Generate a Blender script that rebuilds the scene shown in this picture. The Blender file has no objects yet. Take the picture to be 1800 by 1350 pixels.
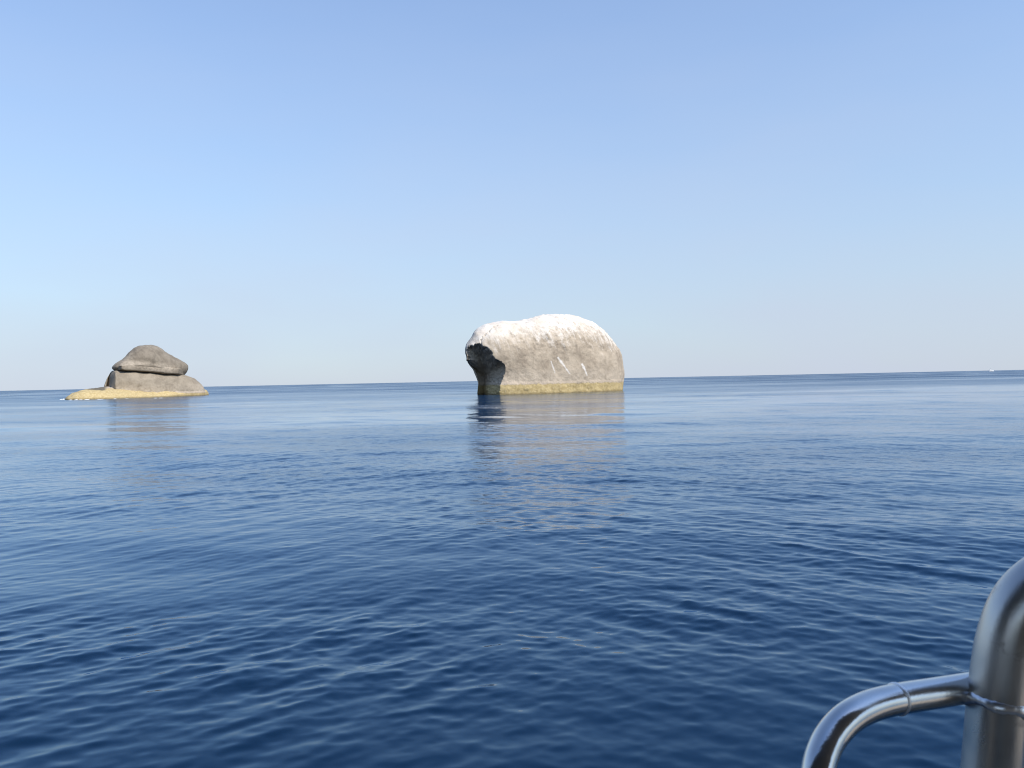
import bpy, bmesh, math, random
import numpy as np
from mathutils import Matrix, Vector

random.seed(7)
rng = np.random.default_rng(11)
R = math.radians
sc = bpy.context.scene
col = sc.collection

# ------------------------------------------------------------------ camera
CAM_H = 2.5
F_PX = 1413.0                      # focal length in pixels of the 1800 px wide frame
PITCH, ROLL = R(-0.265), R(-1.178)
cam_d = bpy.data.cameras.new("camera")
cam = bpy.data.objects.new("camera", cam_d)
col.objects.link(cam)
cam_d.sensor_width = 36.0
cam_d.lens = F_PX / 1800.0 * 36.0
cam_d.clip_start = 0.05
cam_d.clip_end = 80000.0
cam_d.dof.use_dof = True           # small compact-camera aperture: the near rail is a touch soft
cam_d.dof.focus_distance = 60.0
cam_d.dof.aperture_fstop = 20.0
CAM_M = (Matrix.Rotation(math.pi / 2 + PITCH, 3, 'X') @ Matrix.Rotation(ROLL, 3, 'Z'))
cam.matrix_world = Matrix.Translation((0, 0, CAM_H)) @ CAM_M.to_4x4()
sc.camera = cam

# ------------------------------------------------------------------ sky, sun, exposure
SUN_EL, SUN_AZ = R(47), R(128)     # azimuth clockwise from the view direction (+Y): behind, to the right
world = bpy.data.worlds.new("World")
sc.world = world
world.use_nodes = True
wn, wl = world.node_tree.nodes, world.node_tree.links
wn.clear()
sky = wn.new("ShaderNodeTexSky")
sky.sky_type = 'NISHITA'
sky.sun_disc = False
sky.sun_elevation = SUN_EL
sky.sun_rotation = SUN_AZ
sky.altitude = 0.0
sky.air_density = 1.5
sky.dust_density = 1.1
sky.ozone_density = 5.0
# the lowest degrees of the Nishita sky go brown; look a little higher up in it instead, evenly all round
tc = wn.new("ShaderNodeTexCoord"); sp = wn.new("ShaderNodeSeparateXYZ"); cb = wn.new("ShaderNodeCombineXYZ")
za = wn.new("ShaderNodeMath"); za.operation = 'ABSOLUTE'
zm = wn.new("ShaderNodeMath"); zm.operation = 'MULTIPLY_ADD'; zm.inputs[1].default_value = 0.82; zm.inputs[2].default_value = 0.042
wl.new(tc.outputs["Generated"], sp.inputs[0]); wl.new(sp.outputs[0], cb.inputs[0]); wl.new(sp.outputs[1], cb.inputs[1])
wl.new(sp.outputs[2], za.inputs[0]); wl.new(za.outputs[0], zm.inputs[0]); wl.new(zm.outputs[0], cb.inputs[2])
nv = wn.new("ShaderNodeVectorMath"); nv.operation = 'NORMALIZE'
wl.new(cb.outputs[0], nv.inputs[0]); wl.new(nv.outputs[0], sky.inputs[0])
gam = wn.new("ShaderNodeGamma")          # camera contrast and white balance for the whole sky
gam.inputs["Gamma"].default_value = 1.2
wb = wn.new("ShaderNodeVectorMath"); wb.operation = 'MULTIPLY'; wb.inputs[1].default_value = (0.73, 0.795, 0.875)
bg = wn.new("ShaderNodeBackground")
bg.inputs["Strength"].default_value = 0.083
wo = wn.new("ShaderNodeOutputWorld")
wl.new(sky.outputs[0], gam.inputs["Color"])
wl.new(gam.outputs[0], wb.inputs[0])
# even sea haze low in the sky, all the way round
he = wn.new("ShaderNodeMath"); he.operation = 'MULTIPLY'; he.inputs[1].default_value = -1.0 / 0.42
hx = wn.new("ShaderNodeMath"); hx.operation = 'EXPONENT'
hm = wn.new("ShaderNodeMath"); hm.operation = 'MULTIPLY'; hm.inputs[1].default_value = 0.85
mx = wn.new("ShaderNodeMix"); mx.data_type = 'RGBA'
mx.inputs[7].default_value = (3.52, 3.90, 4.85, 1)
wl.new(za.outputs[0], he.inputs[0]); wl.new(he.outputs[0], hx.inputs[0]); wl.new(hx.outputs[0], hm.inputs[0])
hn = wn.new("ShaderNodeTexNoise"); hn.inputs["Scale"].default_value = 2.2; hn.inputs["Detail"].default_value = 3.0
hs = wn.new("ShaderNodeMapping"); hs.inputs["Scale"].default_value = (1, 1, 3.5)
wl.new(tc.outputs["Generated"], hs.inputs[0]); wl.new(hs.outputs[0], hn.inputs["Vector"])
hr = wn.new("ShaderNodeMapRange"); hr.inputs[1].default_value = 0.3; hr.inputs[2].default_value = 0.7; hr.inputs[3].default_value = 0.72; hr.inputs[4].default_value = 0.98
wl.new(hn.outputs[0], hr.inputs[0]); wl.new(hr.outputs[0], hm.inputs[1])
wl.new(hm.outputs[0], mx.inputs[0]); wl.new(wb.outputs[0], mx.inputs[6])
wl.new(mx.outputs[2], bg.inputs["Color"])
wl.new(bg.outputs[0], wo.inputs["Surface"])

sun_d = bpy.data.lights.new("sun", 'SUN')
sun_d.energy = 2.4
sun_d.angle = R(0.53)
sun_d.color = (1.0, 0.93, 0.82)
sun = bpy.data.objects.new("sun", sun_d)
col.objects.link(sun)
SUN_DIR = Vector((math.sin(SUN_AZ) * math.cos(SUN_EL), math.cos(SUN_AZ) * math.cos(SUN_EL), math.sin(SUN_EL)))
sun.rotation_euler = SUN_DIR.to_track_quat('Z', 'Y').to_euler()
sun.location = SUN_DIR * 60

sc.view_settings.view_transform = 'Standard'
sc.view_settings.look = 'None'
sc.view_settings.exposure = 1.0
sc.view_settings.gamma = 1.0
sc.cycles.use_denoising = True
sc.cycles.filter_width = 1.1
sc.cycles.sample_clamp_indirect = 4.0
sc.cycles.max_bounces = 6
sc.cycles.caustics_reflective = False
sc.cycles.caustics_refractive = False

# ------------------------------------------------------------------ helpers
CM = np.array(CAM_M)

def unproject(px, py, dist):
    """A picture point (1800x1350 frame) set at the distance dist along +Y."""
    px, py, dist = np.broadcast_arrays(np.asarray(px, float), np.asarray(py, float), np.asarray(dist, float))
    ray = np.stack([px - 900.0, 675.0 - py, np.full(px.shape, -F_PX)], -1) @ CM.T
    p = ray * (dist / ray[..., 1])[..., None]
    p[..., 2] += CAM_H
    return p

def _hash(ix, iy, iz, seed):
    h = (ix.astype(np.int64) * 374761393 + iy.astype(np.int64) * 668265263 + iz.astype(np.int64) * 2147483647 + seed * 974634777)
    h = (h ^ (h >> 13)) * 1274126177
    h = (h ^ (h >> 16)) & 0xFFFFFF
    return h / float(0xFFFFFF) * 2.0 - 1.0

def vnoise(p, seed=0):
    i = np.floor(p); f = p - i
    f = f * f * f * (f * (f * 6 - 15) + 10)
    i = i.astype(np.int64)
    x, y, z = i[..., 0], i[..., 1], i[..., 2]
    fx, fy, fz = f[..., 0], f[..., 1], f[..., 2]
    r = 0
    for dx in (0, 1):
        wx = fx if dx else 1 - fx
        for dy in (0, 1):
            wy = fy if dy else 1 - fy
            for dz in (0, 1):
                wz = fz if dz else 1 - fz
                r = r + wx * wy * wz * _hash(x + dx, y + dy, z + dz, seed)
    return r

def fbm(p, octaves=4, seed=0, gain=0.5):
    a, s, r = 1.0, 1.0, 0
    for o in range(octaves):
        r = r + a * vnoise(p * s + 17.3 * o, seed + o)
        a *= gain; s *= 2.03
    return r

def sstep(a, b, x):
    t = np.clip((x - a) / (b - a), 0, 1)
    return t * t * (3 - 2 * t)

def tag(o, label=None, cat=None, group=None, kind=None):
    if label: o["label"] = label
    if cat: o["category"] = cat
    if group: o["group"] = group
    if kind: o["kind"] = kind
    return o

def mesh_obj(name, verts, faces, mat=None, parent=None, smooth=True):
    me = bpy.data.meshes.new(name)
    verts = np.asarray(verts, np.float32)
    if isinstance(faces, np.ndarray) and faces.ndim == 2:
        n, k = faces.shape
        me.vertices.add(len(verts))
        me.vertices.foreach_set("co", verts.ravel())
        me.loops.add(n * k)
        me.loops.foreach_set("vertex_index", faces.astype(np.int32).ravel())
        me.polygons.add(n)
        me.polygons.foreach_set("loop_start", (np.arange(n) * k).astype(np.int32))
        me.polygons.foreach_set("loop_total", np.full(n, k, np.int32))
        me.update(calc_edges=True)
    else:
        me.from_pydata([tuple(v) for v in verts], [], [tuple(f) for f in faces])
        me.update()
    me.polygons.foreach_set("use_smooth", np.full(len(me.polygons), smooth))
    o = bpy.data.objects.new(name, me)
    col.objects.link(o)
    if mat: me.materials.append(mat)
    if parent: o.parent = parent
    return o

def set_attr(o, name, vals):
    a = o.data.attributes.new(name, 'FLOAT', 'POINT')
    a.data.foreach_set("value", np.asarray(vals, np.float32).ravel())

def bm_obj(name, bm, mat, parent=None, smooth=False):
    me = bpy.data.meshes.new(name)
    bm.normal_update(); bm.to_mesh(me); bm.free()
    for p in me.polygons: p.use_smooth = smooth
    o = bpy.data.objects.new(name, me)
    col.objects.link(o)
    me.materials.append(mat)
    if parent: o.parent = parent
    return o

def box(bm, x0, x1, y0, y1, z0, z1):
    r = bmesh.ops.create_cube(bm, size=1.0)
    for v in r["verts"]:
        v.co = Vector(((x0 + x1) / 2 + v.co.x * (x1 - x0), (y0 + y1) / 2 + v.co.y * (y1 - y0), (z0 + z1) / 2 + v.co.z * (z1 - z0)))

def smooth_path(pts, n):
    """Catmull-Rom through pts."""
    pts = np.asarray(pts, float)
    P = np.vstack([2 * pts[0] - pts[1], pts, 2 * pts[-1] - pts[-2]])
    out = []
    for i in range(1, len(P) - 2):
        for t in np.linspace(0, 1, n, endpoint=False):
            a, b, c, d = P[i - 1], P[i], P[i + 1], P[i + 2]
            out.append(0.5 * ((2 * b) + (-a + c) * t + (2 * a - 5 * b + 4 * c - d) * t ** 2 + (-a + 3 * b - 3 * c + d) * t ** 3))
    out.append(pts[-1])
    return np.array(out)

def tube(name, path, rad, mat, parent, seg=40):
    path = np.asarray(path, float)
    T = np.gradient(path, axis=0); T /= np.linalg.norm(T, axis=1)[:, None]
    n = np.cross(T[0], (0.3, 1, 0.2)); n /= np.linalg.norm(n)
    V, Fc = [], []
    a = np.linspace(0, 2 * np.pi, seg, endpoint=False)
    for i, p in enumerate(path):
        n = n - T[i] * n.dot(T[i]); n /= np.linalg.norm(n)
        b = np.cross(T[i], n)
        V.append(p + rad * (np.cos(a)[:, None] * n + np.sin(a)[:, None] * b))
    V = np.concatenate(V)
    for i in range(len(path) - 1):
        for j in range(seg):
            k = (j + 1) % seg
            Fc.append((i * seg + j, i * seg + k, (i + 1) * seg + k, (i + 1) * seg + j))
    return mesh_obj(name, V, np.array(Fc), mat, parent)

def ring(name, centre, axis, R0, r0, mat, parent, seed, su=72, sv=12):
    """A lumpy weld bead round a tube."""
    axis = np.asarray(axis, float); axis /= np.linalg.norm(axis)
    n = np.cross(axis, (0, 1, 0.3)); n /= np.linalg.norm(n); b = np.cross(axis, n)
    V, Fc = [], []
    for i in range(su):
        a = 2 * np.pi * i / su
        rr = r0 * (1 + 0.07 * math.sin(i * 2.1 + seed) + 0.12 * math.sin(i * 0.53 + 2 * seed))
        off = r0 * 0.3 * math.sin(a * 4 + seed)
        d = math.cos(a) * n + math.sin(a) * b
        for j in range(sv):
            c = 2 * np.pi * j / sv
            V.append(centre + d * (R0 + rr * 0.7 * math.cos(c)) + axis * (rr * 1.25 * math.sin(c) + off))
    for i in range(su):
        for j in range(sv):
            i2, j2 = (i + 1) % su, (j + 1) % sv
            Fc.append((i * sv + j, i2 * sv + j, i2 * sv + j2, i * sv + j2))
    return mesh_obj(name, np.array(V), np.array(Fc), mat, parent)

# ------------------------------------------------------------------ material helpers
class NT:
    def __init__(self, name):
        self.m = bpy.data.materials.new(name); self.m.use_nodes = True
        self.t = self.m.node_tree; self.t.nodes.clear()
        self.out = self.t.nodes.new("ShaderNodeOutputMaterial")
        self.b = self.t.nodes.new("ShaderNodeBsdfPrincipled")
        self.t.links.new(self.b.outputs[0], self.out.inputs["Surface"])
    def n(self, typ, **kw):
        nd = self.t.nodes.new(typ)
        for k, v in kw.items(): setattr(nd, k, v)
        return nd
    def put(self, sock, v):
        if isinstance(v, bpy.types.NodeSocket): self.t.links.new(v, sock)
        else: sock.default_value = v
    def math(self, op, a, b=0.0, c=0.0, clamp=False):
        nd = self.n("ShaderNodeMath", operation=op, use_clamp=clamp)
        self.put(nd.inputs[0], a); self.put(nd.inputs[1], b); self.put(nd.inputs[2], c)
        return nd.outputs[0]
    def vmath(self, op, a, b=(0, 0, 0), out=0):
        nd = self.n("ShaderNodeVectorMath", operation=op)
        self.put(nd.inputs[0], a); self.put(nd.inputs[1], b)
        return nd.outputs[out]
    def vscale(self, a, s):
        nd = self.n("ShaderNodeVectorMath", operation='SCALE')
        self.put(nd.inputs[0], a); self.put(nd.inputs["Scale"], s)
        return nd.outputs[0]
    def mapr(self, v, a, b, c=0.0, d=1.0, smooth=True):
        nd = self.n("ShaderNodeMapRange", interpolation_type='SMOOTHSTEP' if smooth else 'LINEAR')
        self.put(nd.inputs[0], v)
        for i, q in enumerate((a, b, c, d)): self.put(nd.inputs[i + 1], q)
        return nd.outputs[0]
    def mix(self, f, a, b):
        nd = self.n("ShaderNodeMix", data_type='RGBA')
        self.put(nd.inputs[0], f)
        self.put(nd.inputs[6], a if isinstance(a, bpy.types.NodeSocket) else (*a, 1))
        self.put(nd.inputs[7], b if isinstance(b, bpy.types.NodeSocket) else (*b, 1))
        return nd.outputs[2]
    def noise(self, vec, scale, detail=4.0, rough=0.55, out=0, dist=0.0):
        nd = self.n("ShaderNodeTexNoise")
        if vec is not None: self.put(nd.inputs["Vector"], vec)
        nd.inputs["Scale"].default_value = scale; nd.inputs["Detail"].default_value = detail
        nd.inputs["Roughness"].default_value = rough; nd.inputs["Distortion"].default_value = dist
        return nd.outputs[out]
    def attr(self, name):
        return self.n("ShaderNodeAttribute", attribute_name=name).outputs["Fac"]
    def pos(self):
        return self.n("ShaderNodeNewGeometry").outputs["Position"]

def plain(name, c, rough=0.6, metal=0.0, var=0.15, scale=8.0):
    m = NT(name)
    nz = m.noise(m.pos(), scale, 5)
    lo = tuple(x * (1 - var) for x in c); hi = tuple(min(1, x * (1 + var)) for x in c)
    m.put(m.b.inputs["Base Color"], m.mix(m.mapr(nz, 0.3, 0.7), lo, hi))
    m.b.inputs["Roughness"].default_value = rough
    m.b.inputs["Metallic"].default_value = metal
    return m.m

# ------------------------------------------------------------------ sea
def sea_material():
    m = NT("sea_water")
    p = m.pos()
    lod = m.attr("unresolved")          # slope of the waves too short for the mesh at this place
    ruffle = m.attr("ruffle")           # wind patches
    # short ripples as slopes of their own, everywhere
    st = m.n("ShaderNodeMapping"); m.put(st.inputs[0], p); st.inputs["Scale"].default_value = (0.55, 1.0, 1.0)
    st.inputs["Rotation"].default_value = (0, 0, R(14))
    def slope(scale, detail, amp):
        c = m.noise(st.outputs[0], scale, detail, 0.55, out=1, dist=0.4)
        c = m.vmath('SUBTRACT', c, (0.5, 0.5, 0.5))
        c = m.vmath('MULTIPLY', c, (0.75, 1.0, 0.0))
        return m.vscale(c, amp)
    near = slope(7.5, 3.0, m.math('MULTIPLY', ruffle, 0.26))
    far = slope(1.3, 2.5, m.math('MULTIPLY', m.math('MULTIPLY', lod, ruffle), 2.6))
    lane = m.n("ShaderNodeMapping"); m.put(lane.inputs[0], p); lane.inputs["Scale"].default_value = (0.09, 0.34, 1.0)
    lane.inputs["Rotation"].default_value = (0, 0, R(4))
    lc = m.vmath('MULTIPLY', m.vmath('SUBTRACT', m.noise(lane.outputs[0], 1.0, 4.0, 0.62, out=1), (0.5, 0.5, 0.5)), (0.4, 1.0, 0.0))
    far = m.vmath('ADD', far, m.vscale(lc, m.math('MULTIPLY', m.math('MULTIPLY', lod, ruffle), 3.4)))
    nrm = m.n("ShaderNodeNewGeometry").outputs["Normal"]
    nn = m.vmath('NORMALIZE', m.vmath('ADD', nrm, m.vmath('ADD', near, far)))
    m.put(m.b.inputs["Normal"], nn)
    # surface mirror: water's low reflectance face-on, slightly blue towards grazing, over the dark light of the deep
    m.b.inputs["Metallic"].default_value = 1.0
    m.b.inputs["Base Color"].default_value = (0.020, 0.021, 0.022, 1)
    m.b.inputs["Specular Tint"].default_value = (0.76, 0.885, 1.0, 1)
    cn = m.noise(p, 0.05, 3)
    deep = m.n("ShaderNodeBsdfDiffuse")
    m.put(deep.inputs["Color"], m.mix(cn, (0.0002, 0.0088, 0.027), (0.0003, 0.0112, 0.033)))
    add = m.n("ShaderNodeAddShader")
    m.t.links.new(m.b.outputs[0], add.inputs[0]); m.t.links.new(deep.outputs[0], add.inputs[1])
    m.t.links.new(add.outputs[0], m.out.inputs["Surface"])
    alpha = m.math('ADD', m.math('MULTIPLY', m.attr("micro"), ruffle), 0.0006)
    m.put(m.b.inputs["Roughness"], m.math('POWER', alpha, 0.5))
    return m.m

def build_sea():
    dense = np.linspace(-50, 50, 760)
    sparse = np.linspace(50, 310, 66)[1:-1]
    th = np.radians(np.concatenate([dense, sparse]))
    r = [0.4, 0.8, 1.2, 1.6, 2.0, 2.4]
    while r[-1] < 34000:
        q = r[-1]
        if q < 3.6: d = 0.2
        elif q < 9: d = 0.018
        elif q < 600: d = 0.018 + (q - 9) * 0.0044
        else: d = q * 0.02
        r.append(q + d)
    r = np.array(r); nr, nt = len(r), len(th)
    dr = np.gradient(r)
    X = r[:, None] * np.sin(th)[None]; Y = r[:, None] * np.cos(th)[None]
    step = np.maximum(dr[:, None], r[:, None] * np.gradient(th)[None])   # local mesh spacing
    step = np.where((np.arange(nt) < 760)[None], np.maximum(dr, r * math.radians(100 / 760))[:, None] * np.ones((1, nt)), step)
    # wind patches: long streaks across the view, slick lanes between ruffled ones
    def coarse(fn):
        """Evaluate a slow field on every 4th row and column and interpolate."""
        ri = np.unique(np.append(np.arange(0, nr, 4), nr - 1)); ci = np.unique(np.append(np.arange(0, nt, 4), nt - 1))
        v = fn(X[np.ix_(ri, ci)], Y[np.ix_(ri, ci)])
        a = np.interp(np.arange(nr), ri, np.arange(len(ri))); i0 = np.minimum(a.astype(int), len(ri) - 2); fa = (a - i0)[:, None]
        v = v[i0] * (1 - fa) + v[i0 + 1] * fa
        b = np.interp(np.arange(nt), ci, np.arange(len(ci))); j0 = np.minimum(b.astype(int), len(ci) - 2); fb = (b - j0)[None]
        return v[:, j0] * (1 - fb) + v[:, j0 + 1] * fb
    n3 = lambda a, b, c: np.stack([a, b, np.full_like(a, c)], -1)
    ru = coarse(lambda x, y: fbm(n3(x / 34, y / 13, 0), 3, 5) * 0.55 + fbm(n3(x / 260, y / 90, 1), 2, 9) * 0.5 + fbm(n3(x / 5.5, y / 3.6, 2), 2, 15) * 0.36 * sstep(60, 25, np.hypot(x, y)))
    ruffle = np.clip(0.98 + 1.05 * ru, 0.28, 1.9) * (0.85 + 0.75 * sstep(190, 520, r))[:, None]
    Z = np.zeros_like(X); DX = np.zeros_like(X); DY = np.zeros_like(X)
    lost = np.zeros_like(X)
    # wave trains: wavelength, rms slope, spread about a heading (travelling towards the viewer)
    comps = []
    def train(l0, l1, n, slope_rms, head, spread, mask):
        for i in range(n):
            L = math.exp(rng.uniform(math.log(l0), math.log(l1)))
            a = head + rng.normal(0, spread)
            s = slope_rms * math.sqrt(2.0 / n)
            comps.append((L, s, math.radians(a), rng.uniform(0, 6.283), mask))
    # two crossing trains near the boat, like the arms of a spent wake; farther out only the sea's own chop
    side = sstep(-0.42, 0.48, X / np.maximum(Y, 3.0))
    rr = r[:, None]
    nearby = 0.26 + 0.74 * sstep(22, 9, rr)
    left, right = (0.12 + 1.0 * (1 - side)) * nearby, (0.12 + 1.0 * side) * nearby
    both = np.ones_like(X)
    calm = 0.50 + 0.62 * sstep(24, 10, rr) + 0 * X
    train(7, 22, 16, 0.013, -95, 22, both)
    train(2.2, 7, 26, 0.018, -92, 30, both)
    train(0.7, 2.2, 40, 0.032, -90, 26, calm)
    train(0.34, 1.05, 34, 0.085, -31, 12, left)
    train(0.34, 1.05, 34, 0.080, -138, 14, right)
    train(0.16, 0.40, 50, 0.085, -52, 28, left)
    train(0.16, 0.40, 50, 0.085, -120, 28, right)
    train(0.2, 0.7, 40, 0.038, -90, 40, calm)
    train(0.09, 0.2, 40, 0.050, -88, 45, calm)
    X, Y, step, ruffle, left, right, calm, both = [q.astype(np.float32) for q in (X, Y, step, ruffle, left, right, calm, both)]
    for L, s, a, ph, mask in comps:
        k = 2 * math.pi / L
        kx, ky = k * math.cos(a), k * math.sin(a)
        keep = sstep(2.2, 4.5, L / step)
        rf = ruffle if L < 2.5 else 1.0
        w = mask * rf
        lost += (s * mask) ** 2 * (1 - keep ** 2) * 0.5
        rows = np.where(keep.max(axis=1) > 0)[0]
        if len(rows) == 0: continue
        sl = slice(0, rows[-1] + 1)
        A = (s / k) * keep[sl] * (w[sl] if not np.isscalar(w) else w)
        arg = kx * X[sl] + ky * Y[sl] + ph
        sn = np.sin(arg); cs = np.cos(arg)
        Z[sl] += A * cs
        DX[sl] -= 1.0 * A * sn * kx / k
        DY[sl] -= 1.0 * A * sn * ky / k
    V = np.stack([X + DX, Y + DY, Z], -1).reshape(-1, 3)
    V = np.vstack([V, [[0, 0, 0]]])
    i, j = np.meshgrid(np.arange(nr - 1), np.arange(nt), indexing='ij')
    j2 = (j + 1) % nt
    Fq = np.stack([i * nt + j, i * nt + j2, (i + 1) * nt + j2, (i + 1) * nt + j], -1).reshape(-1, 4)[:, ::-1]
    o = mesh_obj("sea", V, Fq, sea_material())
    lost = np.sqrt(lost)
    set_attr(o, "unresolved", np.append((lost * (1 - 0.6 * sstep(120, 500, rr))).ravel(), 0))
    set_attr(o, "micro", np.append((lost * (0.50 + 0.45 * sstep(90, 320, rr))).ravel(), 0))
    set_attr(o, "ruffle", np.append(ruffle.ravel(), 1))
    tag(o, kind="structure")
    print("sea", nr, nt)
    return o

build_sea()

# ------------------------------------------------------------------ rocks
def rock_material(name, lo, hi, guano=True, tide=True, dark_streak=0.35):
    m = NT(name)
    p = m.pos()
    sep = m.n("ShaderNodeSeparateXYZ"); m.put(sep.inputs[0], p)
    z = sep.outputs[2]
    n_big = m.noise(p, 0.35, 5, 0.6)
    n_mid = m.noise(p, 1.6, 6, 0.62)
    n_fin = m.noise(p, 6.5, 5, 0.65)
    c = m.mix(m.mapr(n_big, 0.34, 0.66), lo, hi)
    # rain and lichen streaks running down the face
    mp = m.n("ShaderNodeMapping"); m.put(mp.inputs[0], p); mp.inputs["Scale"].default_value = (1.0, 1.0, 0.13)
    n_str = m.noise(mp.outputs[0], 0.9, 5, 0.6)
    c = m.mix(m.math('MULTIPLY', m.mapr(n_str, 0.5, 0.68), dark_streak), c, tuple(x * 0.5 for x in lo))
    c = m.mix(m.math('MULTIPLY', m.mapr(n_mid, 0.48, 0.72), 0.25), c, tuple(min(1, x * 1.3) for x in hi))
    c = m.mix(m.math('MULTIPLY', m.mapr(n_fin, 0.52, 0.74), 0.16), c, tuple(x * 0.55 for x in lo))
    # pale, washed belt of the spray zone
    belt = m.math('MULTIPLY', m.attr("belt"), m.mapr(n_mid, 0.3, 0.6, 0.25, 0.85))
    c = m.mix(belt, c, (0.46, 0.39, 0.305))
    if guano:
        m0 = m.n("ShaderNodeMapping"); m.put(m0.inputs[0], p); m0.inputs["Rotation"].default_value = (0, R(21), 0)
        mg = m.n("ShaderNodeMapping"); m.put(mg.inputs[0], m0.outputs[0]); mg.inputs["Scale"].default_value = (1.0, 0.6, 0.15)
        n_g = m.noise(mg.outputs[0], 2.0, 7, 0.68)
        n_c = m.noise(p, 1.1, 7, 0.7)
        g = m.attr("guano")
        gv = m.math('ADD', g, m.math('MULTIPLY', m.math('SUBTRACT', n_g, 0.5), 1.7))
        gv = m.math('ADD', gv, m.math('MULTIPLY', m.math('SUBTRACT', n_c, 0.5), 1.2))
        gv = m.math('ADD', gv, m.math('MULTIPLY', m.math('SUBTRACT', n_fin, 0.5), 0.5))
        gm = m.mapr(gv, 0.32, 0.98)
        gm = m.math('MULTIPLY', gm, m.mapr(n_fin, 0.28, 0.5, 0.62, 1.0))
        gc = m.mix(m.mapr(n_big, 0.38, 0.62), (0.69, 0.645, 0.58), (0.60, 0.535, 0.455))
        gc = m.mix(m.math('MULTIPLY', m.mapr(n_c, 0.5, 0.7), 0.45), gc, (0.56, 0.475, 0.39))
        # flakes gone from the crust
        n_k = m.noise(p, 1.9, 5, 0.6, dist=0.8)
        chip = m.math('MULTIPLY', m.attr("chip"), m.mapr(n_k, 0.585, 0.63))
        gm = m.math('MULTIPLY', gm, m.math('SUBTRACT', 1.0, m.math('MULTIPLY', chip, 0.9)))
        c = m.mix(gm, c, gc)
        c = m.mix(m.math('MULTIPLY', m.attr("drip"), 0.68), c, (0.80, 0.78, 0.74))
    if tide:
        t_edge = m.math('ADD', m.attr("tide"), m.math('MULTIPLY', m.math('SUBTRACT', n_mid, 0.5), 0.7))
        c = m.mix(m.mapr(t_edge, -0.12, 0.06), c, (0.52, 0.43, 0.33))
        # barnacles and ochre algae
        vor = m.n("ShaderNodeTexVoronoi"); m.put(vor.inputs["Vector"], p); vor.inputs["Scale"].default_value = 3.2
        och = m.mix(m.mapr(vor.outputs["Distance"], 0.1, 0.5), (0.55, 0.445, 0.265), (0.40, 0.305, 0.145))
        och = m.mix(m.mapr(n_mid, 0.4, 0.65), och, (0.50, 0.395, 0.205))
        c = m.mix(m.mapr(t_edge, 0.30, 0.55), c, och)
        dk = m.math('MULTIPLY', m.mapr(t_edge, 0.22, 0.36), m.mapr(t_edge, 0.62, 0.42))
        c = m.mix(m.math('MULTIPLY', dk, m.mapr(n_fin, 0.5, 0.62, 0.0, 0.7)), c, (0.13, 0.10, 0.055))
        # wet foot at the water's edge
        c = m.mix(m.mapr(m.math('ADD', z, m.math('MULTIPLY', m.math('SUBTRACT', n_fin, 0.5), 0.8)), 0.42, 0.10, 0.0, 0.6), c, (0.14, 0.105, 0.05))
    c = m.mix(m.math('MULTIPLY', m.attr("lichen_and_crack"), 0.85), c, (0.075, 0.072, 0.062))
    m.put(m.b.inputs["Base Color"], c)
    m.b.inputs["Roughness"].default_value = 0.88
    m.b.inputs["Specular IOR Level"].default_value = 0.25
    bp = m.n("ShaderNodeBump")
    bp.inputs["Strength"].default_value = 0.42; bp.inputs["Distance"].default_value = 0.3
    h = m.math('ADD', m.math('MULTIPLY', n_mid, 0.7), m.math('MULTIPLY', n_fin, 0.35))
    m.put(bp.inputs["Height"], h)
    m.put(m.b.inputs["Normal"], bp.outputs[0])
    return m.m

def outline_radius(pts, centre, nphi):
    """Outline (closed, star-shaped about centre) resampled as a radius per angle, in pixels."""
    pts = np.asarray(pts, float); c = np.asarray(centre, float)
    out = []
    P = np.vstack([pts, pts[:1]])
    dense = np.concatenate([np.linspace(P[i], P[i + 1], 60, endpoint=False) for i in range(len(P) - 1)])
    d = dense - c
    a = np.arctan2(-d[:, 1], d[:, 0]); rr = np.hypot(d[:, 0], d[:, 1])
    o = np.argsort(a); a, rr = a[o], rr[o]
    a = np.concatenate([a - 2 * np.pi, a, a + 2 * np.pi]); rr = np.tile(rr, 3)
    phi = np.linspace(-np.pi, np.pi, nphi, endpoint=False)
    Rp = np.interp(phi, a, rr)
    for _ in range(2):
        Rp = (np.roll(Rp, 1) + 2 * Rp + np.roll(Rp, -1)) / 4
    return phi, Rp

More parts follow.
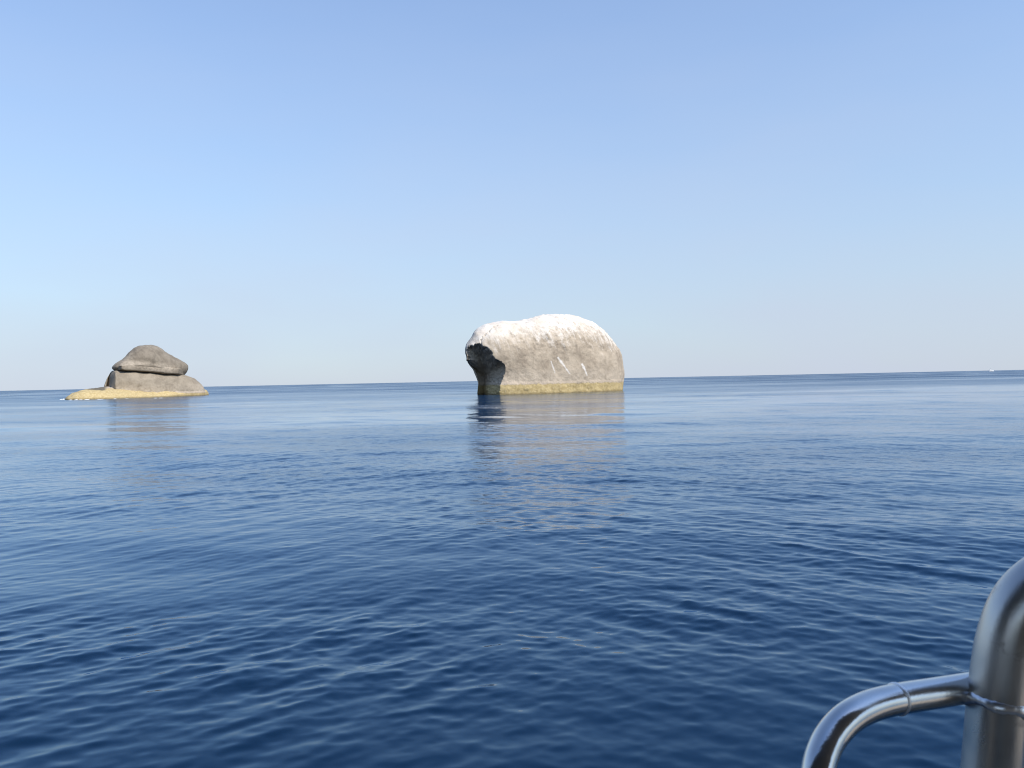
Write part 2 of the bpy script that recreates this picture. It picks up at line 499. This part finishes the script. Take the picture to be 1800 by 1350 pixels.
def build_rock(name, outline, centre, dist, hf, hb, n, mat, attr_fn, front_fn=None, noise=((3.0, 0.25), (0.9, 0.07)), nphi=420, nt=110, seed=1, rough_fn=None):
    """A boulder with its own thickness: hf metres towards the viewer, hb away from it."""
    phi, Rp = outline_radius(outline, centre, nphi)
    t = 1 - (1 - np.linspace(0, 1, nt + 1)[1:]) ** 1.7
    T, PH = np.meshgrid(t, phi, indexing='ij')
    RR = Rp[None] * T
    PX = centre[0] + RR * np.cos(PH); PY = centre[1] - RR * np.sin(PH)
    prof = np.clip(1 - T ** n, 0, 1) ** (1 / n)
    D = dist(PX)
    base = unproject(PX, PY, D)
    c0 = unproject(centre[0], centre[1], dist(np.array(float(centre[0]))))
    ax = c0[:2] / np.linalg.norm(c0[:2])          # the rock's own depth axis
    F = base.copy(); B = base.copy()
    yf = -hf * prof; yb = hb * prof
    if front_fn is not None: yf = front_fn(PX, PY, yf, yb, D)
    F[..., :2] += yf[..., None] * ax; B[..., :2] += yb[..., None] * ax
    cf, cb = c0.copy(), c0.copy()
    cf[:2] += float(yf[0].mean()) * ax; cb[:2] += hb * ax
    nf = nt * nphi
    V = np.vstack([F.reshape(-1, 3), B[:-1].reshape(-1, 3), cf[None], cb[None]])
    pxy = np.vstack([np.stack([PX, PY], -1).reshape(-1, 2), np.stack([PX[:-1], PY[:-1]], -1).reshape(-1, 2), [centre], [centre]])
    faces = []
    i, j = np.meshgrid(np.arange(nt - 1), np.arange(nphi), indexing='ij'); j2 = (j + 1) % nphi
    faces.append(np.stack([i * nphi + j, i * nphi + j2, (i + 1) * nphi + j2, (i + 1) * nphi + j], -1).reshape(-1, 4)[:, ::-1])
    bidx = lambda ii, jj: np.where(ii == nt - 1, ii * nphi + jj, nf + ii * nphi + jj)
    faces.append(np.stack([bidx(i, j), bidx(i, j2), bidx(i + 1, j2), bidx(i + 1, j)], -1).reshape(-1, 4))
    quads = np.concatenate(faces)
    a = np.arange(nphi); a2 = (a + 1) % nphi
    ic = len(V) - 2
    tri = [(int(ic), int(x), int(y)) for x, y in zip(a, a2)] + [(int(ic + 1), int(nf + y), int(nf + x)) for x, y in zip(a, a2)]
    # normals for the displacement
    vn = np.zeros_like(V)
    q = V[quads]
    fn = np.cross(q[:, 2] - q[:, 0], q[:, 3] - q[:, 1])
    for k in range(4): np.add.at(vn, quads[:, k], fn)
    vn /= np.linalg.norm(vn, axis=1)[:, None] + 1e-9
    # orientation: outward
    if np.sum(vn[:, 1] * (V[:, 1] - V[:, 1].mean())) < 0:
        quads = quads[:, ::-1]; tri = [f[::-1] for f in tri]; vn = -vn
    vn[ic] = (-ax[0], -ax[1], 0); vn[ic + 1] = (ax[0], ax[1], 0)
    d = np.zeros(len(V))
    for s, amp in noise:
        k = fbm(V / s, 3, seed + int(s * 10))
        if rough_fn is not None and s < 2: k = k * rough_fn(pxy)
        d += amp * k
    V = V + vn * d[:, None]
    me_faces = [tuple(f) for f in quads.tolist()] + tri
    o = mesh_obj(name, V, me_faces, mat)
    for k, v in attr_fn(pxy, V, vn).items(): set_attr(o, k, v)
    return o

def seg_dist(p, a, b):
    a, b = np.asarray(a, float), np.asarray(b, float)
    t = np.clip(((p - a) @ (b - a)) / ((b - a) @ (b - a)), 0, 1)
    return np.linalg.norm(p - (a + t[:, None] * (b - a)), axis=1), t

def inside(px, py, poly):
    r = np.zeros(px.shape, bool)
    n = len(poly)
    for i in range(n):
        x0, y0 = poly[i]; x1, y1 = poly[(i + 1) % n]
        c = ((y0 > py) != (y1 > py)) & (px < (x1 - x0) * (py - y0) / (y1 - y0 + 1e-9) + x0)
        r ^= c
    return r

# --- the great whale-backed rock
MAIN = [(839, 690.6), (841, 673.6), (837, 660), (832, 649), (824.5, 640), (821, 633), (818.5, 622), (818, 612), (821, 605), (826, 597), (833, 585),
        (841, 577), (852, 570.6), (866, 567), (884, 564.6), (897, 565.2), (907, 564.4), (918, 563.6), (926, 562), (941, 557.6), (955, 555.4), (969, 554.6), (990, 554.8),
        (1007, 555.8), (1026, 559.4), (1045, 568.7), (1056, 576), (1066, 585), (1074, 595), (1081, 605.6), (1087, 614), (1092, 625), (1095.5, 640), (1097, 655), (1096.5, 668), (1095, 680),
        (1094.5, 692), (1092, 725), (1060, 775), (990, 800), (900, 795), (850, 740)]
HOLLOW = [(826.5, 633), (823.5, 622), (825, 612), (830, 609.2), (836, 608.6), (842, 607), (848.5, 605.4), (852, 608.6), (856, 610), (860, 613), (864, 614.5), (867, 619), (870.5, 622), (871.5, 628),
          (875, 633), (879, 635.2), (883, 636), (888, 638.6), (892, 645), (890.5, 652), (889, 658), (886, 666), (884.5, 673.6), (882, 685), (880.5, 697), (878, 790), (780, 790), (780, 655)]
HEDGES = [(HOLLOW[i], HOLLOW[i + 1]) for i in range(0, 25)]
main_dist = lambda px: 146.0 + 0.062 * (px - 880.0)

def main_front(PX, PY, yf, yb, D):
    J = np.stack([PX / 3.2, PY / 3.2, 0 * PX], -1)
    PX = PX + 1.5 * fbm(J, 2, 71); PY = PY + 1.5 * fbm(J + 40, 2, 72)      # ragged rim
    ins = inside(PX, PY, HOLLOW)
    P = np.stack([PX.ravel(), PY.ravel()], -1)
    d = np.full(len(P), 1e9)
    for a, b in HEDGES:
        d = np.minimum(d, seg_dist(P, a, b)[0])
    d = d.reshape(PX.shape) * 0.103
    carve = np.where(ins, 1.75 * d + 0.9 * (1 - np.exp(-d / 0.25)), 0.0)
    for a, b in CRACK:
        d = seg_dist(P, a, b)[0].reshape(PX.shape)
        yf = yf + 0.22 * np.exp(-(d / 1.1) ** 2)
    return np.minimum(yf + carve, yf + 0.80 * (yb - yf))

CRACK = [((851, 607), (850, 601)), ((850, 601), (856, 593)), ((856, 593), (864, 585)), ((864, 585), (871, 579)), ((871, 579), (877, 575))]
DRIPS = [((968, 637), (975, 656), 0.9), ((979.5, 631), (990, 645), 1.7), ((990, 645), (998, 657), 1.0), ((1019.5, 642), (1024, 651), 2.0), ((1024, 651), (1028, 660), 1.1)]

def main_attrs(pxy, V, vn):
    z = V[:, 2]; x = pxy[:, 0]; y = pxy[:, 1]
    # guano line: lower on the left shoulder and the right brow
    gl = np.interp(x, [810, 850, 872, 890, 915, 940, 960, 990, 1020, 1050, 1075, 1100], [618, 616, 612, 602, 594, 592, 596, 596, 590, 596, 606, 616])
    g = np.clip(0.5 + (gl - y) / 80.0, 0, 1.2) + 0.25 * np.clip(vn[:, 2], 0, 1) * sstep(640, 600, y)
    drip = np.zeros(len(V))
    for a, b, w in DRIPS:
        d, t = seg_dist(pxy, a, b)
        drip = np.maximum(drip, sstep(w * 1.25, w * 0.4, d * (1 + 0.3 * np.sin(t * 9))))
    back = V[:, 1] > main_dist(x) + 0.5
    drip[back] = 0
    chip = np.exp(-((x - 1000) / 62) ** 2 - ((y - 584) / 17) ** 2) * 1.3 + 0.7 * np.exp(-((x - 1072) / 14) ** 2 - ((y - 606) / 12) ** 2) + 0.25
    crack_tone = np.zeros(len(V))
    for a, b in CRACK:
        crack_tone = np.maximum(crack_tone, 0.22 * sstep(1.3, 0.3, seg_dist(pxy, a, b)[0]) * sstep(-1, 1, vnoise(V / 0.8, 5) + 0.5))  # broken darker tone in the colour along the crack line
    zt = 2.25
    belt = sstep(zt + 2.6, zt + 1.1, z) * 0.9
    return {"chip": np.clip(chip, 0, 1), "lichen_and_crack": crack_tone, "guano": g, "drip": drip, "belt": belt, "tide": (zt - z) / 1.2}

def main_rough(pxy):
    return 0.5 + 0.75 * sstep(640, 590, pxy[:, 1]) * sstep(860, 930, pxy[:, 0])

m_main = rock_material("pale_rock", (0.322, 0.264, 0.198), (0.440, 0.368, 0.280))
main = build_rock("sea_rock", MAIN, (955, 662), main_dist, 9.0, 8.0, 2.7, m_main, main_attrs, main_front,
                  noise=((4.2, 0.16), (1.3, 0.10), (0.5, 0.055)), nphi=560, nt=170, seed=3, rough_fn=main_rough)
tag(main, "large whale-backed sea rock whitened on top with a dark hollow in its left end", "rock")

# --- the low ledge and the two boulders stacked on it
CAP = [(196.6, 647.5), (198.5, 643.5), (203.8, 638.7), (215.3, 631.6), (225, 620.9), (235.8, 612), (246.4, 607.6), (256, 606.4), (266, 606.9), (276.7, 609.3), (287.3, 615.6),
       (295, 621.5), (303.3, 626.2), (312, 631), (319.3, 635), (326, 638.6), (330.4, 643.2), (331.2, 648), (328.5, 655), (323.5, 660.2), (314, 660), (300, 658.6), (285.5, 657.2), (270, 656), (258.9, 654.9),
       (245, 653.8), (232, 653), (214.4, 652.2), (201, 651.6)]
BLOCK = [(198.5, 651.2), (214, 650.6), (232, 651), (258.9, 653), (285, 655.4), (312, 657.4), (326, 660.6), (339, 665), (346, 669.5), (349.6, 672.4), (354, 677), (358, 682), (361, 687), (362, 700), (340, 722), (270, 730), (205, 722), (184, 700),
         (183.6, 681), (185.2, 675), (187, 669), (189.6, 662.5), (193, 656)]
LEDGE = [(113, 702), (116.5, 697), (121, 693.6), (127, 690.6), (135, 687.6), (143, 685.4), (152, 683.8), (161, 682.8), (173, 682.2), (186, 682), (204, 682.6), (230, 684.2), (260, 685), (300, 684.4), (330, 683.4), (352, 682.4), (359.5, 682.8),
         (364, 685.4), (366.6, 690), (368, 697), (350, 716), (250, 728), (150, 722), (118, 712)]
isl_dist = lambda px: 199.0 + 0.13 * (px - 110.0)
ledge_dist = lambda px: 196.0 + 0.15 * (px - 110.0)

def plain_attrs(zt, k=1.0, belt_amp=0.35):
    def fn(pxy, V, vn):
        z = V[:, 2]
        return {"belt": sstep(zt + 3.2, zt + 0.8, z) * belt_amp, "tide": (zt - z) / 1.2 * k}
    return fn

def block_front(PX, PY, yf, yb, D):
    e = np.clip(204.5 + 0.05 * (PY - 660) - PX, 0, 60) * 0.143     # the left facet turns away at a sharp arris
    return np.minimum(yf + 2.3 * e, yf + 0.75 * (yb - yf))

def cap_front(PX, PY, yf, yb, D):
    # a shallow groove above the lip and the lip itself leaning back underneath
    lip = np.interp(PX, [196, 232, 285, 331], [646, 643, 648, 651])
    g = np.exp(-((PY - lip + 8) / 5.0) ** 2) * 0.22 * sstep(200, 235, PX)
    u = np.clip(PY - lip - 5, 0, 20) * 0.14 * 0.45
    bot = np.interp(PX, [197, 232, 285, 323, 331], [652, 654, 658, 661, 658])
    s_ = np.clip((PY - lip) / np.maximum(bot - lip, 1), 0, 1)
    foot = -7.2 * 0.95 * np.sqrt(np.maximum(1 - s_ ** 12, 0)) * sstep(198, 216, PX) * sstep(330, 312, PX)
    yf = np.where(PY > lip - 1, np.minimum(yf, foot), yf)
    return np.minimum(yf + g, yf + 0.8 * (yb - yf))

m_grey = rock_material("grey_boulder", (0.175, 0.147, 0.112), (0.250, 0.214, 0.166), guano=False, dark_streak=0.3)
cap_attr = plain_attrs(2.2)
def cap_attrs(pxy, V, vn):
    d = cap_attr(pxy, V, vn)
    lip = np.interp(pxy[:, 0], [196, 232, 285, 331], [642, 641, 648, 650])
    d["belt"] = np.exp(-((pxy[:, 1] - lip) / 7.0) ** 2) * 0.75 * sstep(205, 222, pxy[:, 0]) * sstep(318, 300, pxy[:, 0])
    return d
cap = build_rock("boulder", CAP, (262, 640), isl_dist, 7.2, 6.5, 2.3, m_grey, cap_attrs, cap_front,
                 noise=((3.5, 0.14), (1.2, 0.05), (0.5, 0.02)), nphi=320, nt=90, seed=21)
tag(cap, "dark domed boulder perched like a cap on the lower rock block", "boulder", None)
m_block = rock_material("brown_boulder", (0.225, 0.188, 0.140), (0.305, 0.258, 0.195), guano=False, dark_streak=0.2)
block = build_rock("boulder", BLOCK, (268, 690), isl_dist, 8.0, 7.0, 3.4, m_block, plain_attrs(1.3, 1.0, 0.6), block_front,
                   noise=((3.5, 0.14), (1.2, 0.06), (0.5, 0.025)), nphi=320, nt=90, seed=33)
tag(block, "low grey-brown block of rock lying under the domed boulder", "boulder", None)
m_ledge = rock_material("tide_ledge", (0.235, 0.195, 0.155), (0.30, 0.25, 0.19), guano=False)
def ledge_attrs(pxy, V, vn):
    zt = 2.9 + 0.5 * vnoise(V / 5.0, 4)
    slab = sstep(686.5, 684.5, pxy[:, 1]) * sstep(146, 154, pxy[:, 0]) * sstep(190, 184, pxy[:, 0])
    return {"lichen_and_crack": slab, "belt": np.zeros(len(V)), "tide": 0.5 + (2.35 - V[:, 2]) / 1.5 + 0.25 * vnoise(V / 4.0, 8)}
def ledge_front(PX, PY, yf, yb, D):
    # the left lobe reaches out towards the viewer, the right stretch lies back
    k = sstep(300, 230, PX)
    return yf * (0.86 + 0.14 * k)
ledge = build_rock("rock_ledge", LEDGE, (238, 704), ledge_dist, 13.0, 9.0, 2.2, m_ledge, ledge_attrs, ledge_front,
                   noise=((4.0, 0.28), (1.1, 0.12), (0.45, 0.06)), nphi=420, nt=90, seed=44)
tag(ledge, "low yellow-ochre tidal ledge at the waterline under the stacked boulders", "rock ledge")

# --- broken foam where the swell washes the ledge
def build_foam():
    m = NT("foam")
    nz = m.noise(m.pos(), 4.0, 5)
    m.put(m.b.inputs["Base Color"], m.mix(nz, (0.62, 0.66, 0.68), (0.86, 0.87, 0.87)))
    m.b.inputs["Roughness"].default_value = 0.9
    V, Fc = [], []
    def lump(x, y, rx, ry, h, s):
        b = len(V); na, nr = 14, 3
        V.append((x, y, 0.03 + h))
        for k in range(1, nr + 1):
            for i in range(na):
                a = 2 * math.pi * i / na
                q = k / nr * (1 + 0.35 * math.sin(3 * a + s) + 0.2 * math.sin(5 * a + 2 * s))
                V.append((x + rx * q * math.cos(a), y + ry * q * math.sin(a), -0.06 + (0.09 + h) * (1 - (k / nr) ** 2)))
        for i in range(na):
            Fc.append((b, b + 1 + i, b + 1 + (i + 1) % na))
            for k in range(nr - 1):
                o0, o1 = b + 1 + k * na, b + 1 + (k + 1) * na
                Fc.append((o0 + i, o1 + i, o1 + (i + 1) % na, o0 + (i + 1) % na))
    for px, py, w, h in [(112, 698.4, 0.55, 0.22), (115, 698.2, 0.6, 0.3), (108, 699, 0.4, 0.1), (148, 701.4, 0.7, 0.12), (176, 702, 0.8, 0.10), (206, 701.8, 0.6, 0.12),
                         (226, 702, 0.5, 0.06), (277, 699, 0.4, 0.06), (130, 700.4, 0.6, 0.1)]:
        d = 198 if px < 120 else 186 + 0.02 * (px - 120)
        p = unproject(px, py, d)
        for q in range(4):
            lump(p[0] + random.uniform(-1, 1) * w, d + random.uniform(-1.2, 1.2), w * random.uniform(0.3, 0.8), w * random.uniform(0.5, 1.2), h * random.uniform(0.4, 1), random.uniform(0, 6))
    o = mesh_obj("sea_foam", np.array(V), Fc, m.m)
    tag(o, "white foam where the swell washes the yellow ledge", "foam", kind="stuff")
build_foam()

# ------------------------------------------------------------------ far motor boat on the horizon
def build_far_boat():
    D = 2300.0
    p = unproject(1742, 651, D)
    root = bpy.data.objects.new("motor_boat", None); col.objects.link(root)
    root.location = (p[0], D, 0.0); root.rotation_euler = (0, 0, R(12))
    tag(root, "tiny white motor boat with a short mast on the right-hand horizon", "boat")
    white = plain("boat_white", (0.82, 0.82, 0.80), 0.35, var=0.03)
    dark = plain("boat_window", (0.03, 0.035, 0.04), 0.15, var=0.1)
    # hull: sections from stern (-8) to bow (+9)
    secs = [(-8.0, 2.2, 1.7), (-4, 2.4, 1.75), (0, 2.4, 1.9), (4, 1.9, 2.2), (7, 0.9, 2.6), (9, 0.05, 2.9)]
    V, Fc = [], []
    for x, hw, top in secs:
        V += [(x, -hw, top), (x, -hw * 0.85, -0.3), (x, 0, -0.6), (x, hw * 0.85, -0.3), (x, hw, top)]
    for i in range(len(secs) - 1):
        for j in range(4):
            Fc.append((i * 5 + j, (i + 1) * 5 + j, (i + 1) * 5 + j + 1, i * 5 + j + 1))
        Fc.append((i * 5 + 4, (i + 1) * 5 + 4, (i + 1) * 5, i * 5))
    Fc.append((0, 1, 2, 3, 4))
    mesh_obj("hull", V, Fc, white, root, smooth=False)
    bm = bmesh.new(); box(bm, -5.5, 3.2, -1.8, 1.8, 1.8, 3.7)
    for v in bm.verts:
        if v.co.z > 3 and v.co.x > 0: v.co.x -= 1.4
    cab = bm_obj("cabin", bm, white, root)
    bm = bmesh.new(); box(bm, -4.5, 1.6, -1.83, 1.83, 2.6, 3.3); bm_obj("window", bm, dark, cab)
    bm = bmesh.new(); box(bm, -4.0, 0.4, -1.5, 1.5, 3.71, 4.6)
    for v in bm.verts:
        if v.co.z > 4.2 and v.co.x > -1: v.co.x -= 1.2
    bm_obj("flybridge", bm, white, root)
    bm = bmesh.new()
    bmesh.ops.create_cone(bm, cap_ends=True, segments=10, radius1=0.28, radius2=0.12, depth=5.2, matrix=Matrix.Translation((-1.6, 0, 7.1)))
    box(bm, -1.75, -1.45, -1.1, 1.1, 7.4, 7.65)
    bm_obj("mast", bm, white, root)
build_far_boat()

# ------------------------------------------------------------------ the viewer's own boat
def steel(name, rough, tint):
    m = NT(name)
    p = m.pos()
    mp = m.n("ShaderNodeMapping"); m.put(mp.inputs[0], p); mp.inputs["Scale"].default_value = (60, 60, 8)
    fine = m.noise(mp.outputs[0], 6.0, 4, 0.6)
    spots = m.noise(p, 38.0, 5, 0.65)
    smear = m.noise(p, 14.0, 3, 0.5)
    c = m.mix(m.mapr(smear, 0.35, 0.65), tuple(x * 0.86 for x in tint), tint)
    c = m.mix(m.math('MULTIPLY', m.mapr(spots, 0.62, 0.72), 0.45), c, (0.30, 0.26, 0.21))
    m.put(m.b.inputs["Base Color"], c)
    m.b.inputs["Metallic"].default_value = 1.0
    rr = m.math('ADD', m.mapr(smear, 0.35, 0.7, rough * 0.75, rough * 1.3), m.math('MULTIPLY', m.mapr(spots, 0.58, 0.72), 0.15))
    m.put(m.b.inputs["Roughness"], rr)
    bp = m.n("ShaderNodeBump"); bp.inputs["Strength"].default_value = 0.06; bp.inputs["Distance"].default_value = 0.002
    m.put(bp.inputs["Height"], fine); m.put(m.b.inputs["Normal"], bp.outputs[0])
    return m.m

DECK_Z = 1.30
def build_railing():
    root = bpy.data.objects.new("boat_railing", None); col.objects.link(root)
    root.location = (0.45, 0.75, DECK_Z)
    tag(root, "stainless steel boat railing with a bent upright and side hoop in the bottom right corner", "railing")
    inv = np.array(root.location)
    post_m = steel("steel_post", 0.36, (0.60, 0.585, 0.555))
    hoop_m = steel("steel_hoop", 0.20, (0.70, 0.69, 0.665))
    bead_m = steel("steel_weld", 0.38, (0.92, 0.91, 0.90))
    # upright: leans a little, then bends over to the right into the top rail
    pts = [(1719, 1560), (1731, 1450), (1743, 1350), (1752, 1250), (1760, 1180), (1769, 1128), (1787, 1076), (1815, 1037), (1858, 1008), (1915, 992), (1990, 980), (2150, 966)]
    P = np.array([unproject(x, y, 0.745) for x, y in pts])
    up = P[1] - P[0]; up /= np.linalg.norm(up)
    foot = P[0] - up * ((P[0][2] - DECK_Z) / up[2])
    end = P[-1] + np.array([0.9, -0.05, 0.0])
    path = smooth_path(np.vstack([foot, (foot + P[0]) / 2, P, end]), 12)
    post = tube("post", path - inv, 0.0252, post_m, root, 56)
    k = np.argmin(np.linalg.norm(path - unproject(1753, 1240, 0.745), axis=1))
    ax = path[k + 1] - path[k - 1]; ax /= np.linalg.norm(ax)
    ring("weld_bead", path[k] - inv, ax + np.array([0.22, 0.30, 0.0]), 0.0255, 0.0042, bead_m, post, 1.3)
    # flange on the deck
    bm = bmesh.new(); bmesh.ops.create_cone(bm, cap_ends=True, segments=40, radius1=0.055, radius2=0.05, depth=0.012, matrix=Matrix.Translation(Vector(foot - inv) + Vector((0, 0, 0.006))))
    bm_obj("flange", bm, post_m, root, True)
    # hoop: leaves the upright to the left and bends down
    hp = [(1745, 1203, .772), (1700, 1209.5, .765), (1640, 1219, .752), (1577, 1229, .737), (1528, 1242, .722), (1490, 1263, .706), (1462, 1293, .694), (1446, 1325, .682), (1437, 1360, .672), (1432, 1410, .665), (1430, 1480, .66)]
    H = np.array([unproject(*a) for a in hp])
    dn = H[-1].copy(); dn[2] = DECK_Z
    hpath = smooth_path(np.vstack([H, (H[-1] + dn) / 2, dn]), 12)
    hoop = tube("hoop", hpath - inv, 0.0137, hoop_m, root, 48)
    k = np.argmin(np.linalg.norm(hpath - unproject(1577, 1229, .737), axis=1))
    ring("weld_bead", hpath[k] - inv, hpath[k + 1] - hpath[k - 1], 0.0138, 0.0014, bead_m, hoop, 2.2)

def build_deck():
    gel = plain("gelcoat", (0.42, 0.40, 0.36), 0.4, var=0.08, scale=3)
    mat = plain("deck_tread", (0.30, 0.27, 0.235), 0.8, var=0.2, scale=30)
    wood = plain("cabin_panel", (0.40, 0.31, 0.22), 0.5, var=0.12, scale=6)
    dark = plain("canopy_cloth", (0.40, 0.385, 0.36), 0.8, var=0.1)
    seatm = plain("seat_vinyl", (0.06, 0.065, 0.075), 0.5, var=0.1)
    bm = bmesh.new(); box(bm, -4.5, 4.5, -2.6, 0.85, DECK_Z - 0.12, DECK_Z)
    deck = bm_obj("boat_deck", bm, mat); tag(deck, kind="structure")
    # hull under the deck, flared
    V = [(-4.5, 0.86, DECK_Z - 0.13), (4.8, 0.86, DECK_Z - 0.13), (4.8, -2.61, DECK_Z - 0.13), (-4.5, -2.61, DECK_Z - 0.13),
         (-4.3, 0.45, -0.5), (4.2, 0.45, -0.5), (4.2, -2.2, -0.5), (-4.3, -2.2, -0.5)]
    mesh_obj("hull", V, [(3, 2, 1, 0), (0, 1, 5, 4), (1, 2, 6, 5), (2, 3, 7, 6), (3, 0, 4, 7), (4, 5, 6, 7)], gel, deck, False)
    bm = bmesh.new(); box(bm, -3.6, 3.8, -2.6, 0.55, DECK_Z + 2.15, DECK_Z + 2.20); bm_obj("canopy", bm, dark, deck)
    bm = bmesh.new(); box(bm, -2.1, -2.02, -1.7, 0.55, DECK_Z + 0.001, DECK_Z + 2.149); bm_obj("unseen_side_panel", bm, dark, deck)  # added out of view so the post's left side reflects a darker surface
    for x in (-3.4, 3.6):
        for y in (-2.5, 0.45):
            bm = bmesh.new(); box(bm, x - .025, x + .025, y - .025, y + .025, DECK_Z + 0.001, DECK_Z + 2.149); bm_obj("canopy_pole", bm, gel, deck)
    bm = bmesh.new(); box(bm, 0.25, 3.8, -2.3, -2.2, DECK_Z + 0.001, DECK_Z + 2.149); bm_obj("cabin_wall", bm, wood, deck)
    bm = bmesh.new(); box(bm, -3.2, 0.2, -2.3, -1.8, DECK_Z + 0.001, DECK_Z + 0.45); box(bm, -3.2, 0.2, -2.42, -2.301, DECK_Z + 0.001, DECK_Z + 1.0); bm_obj("bench_seat", bm, seatm, deck)
build_railing()
build_deck()
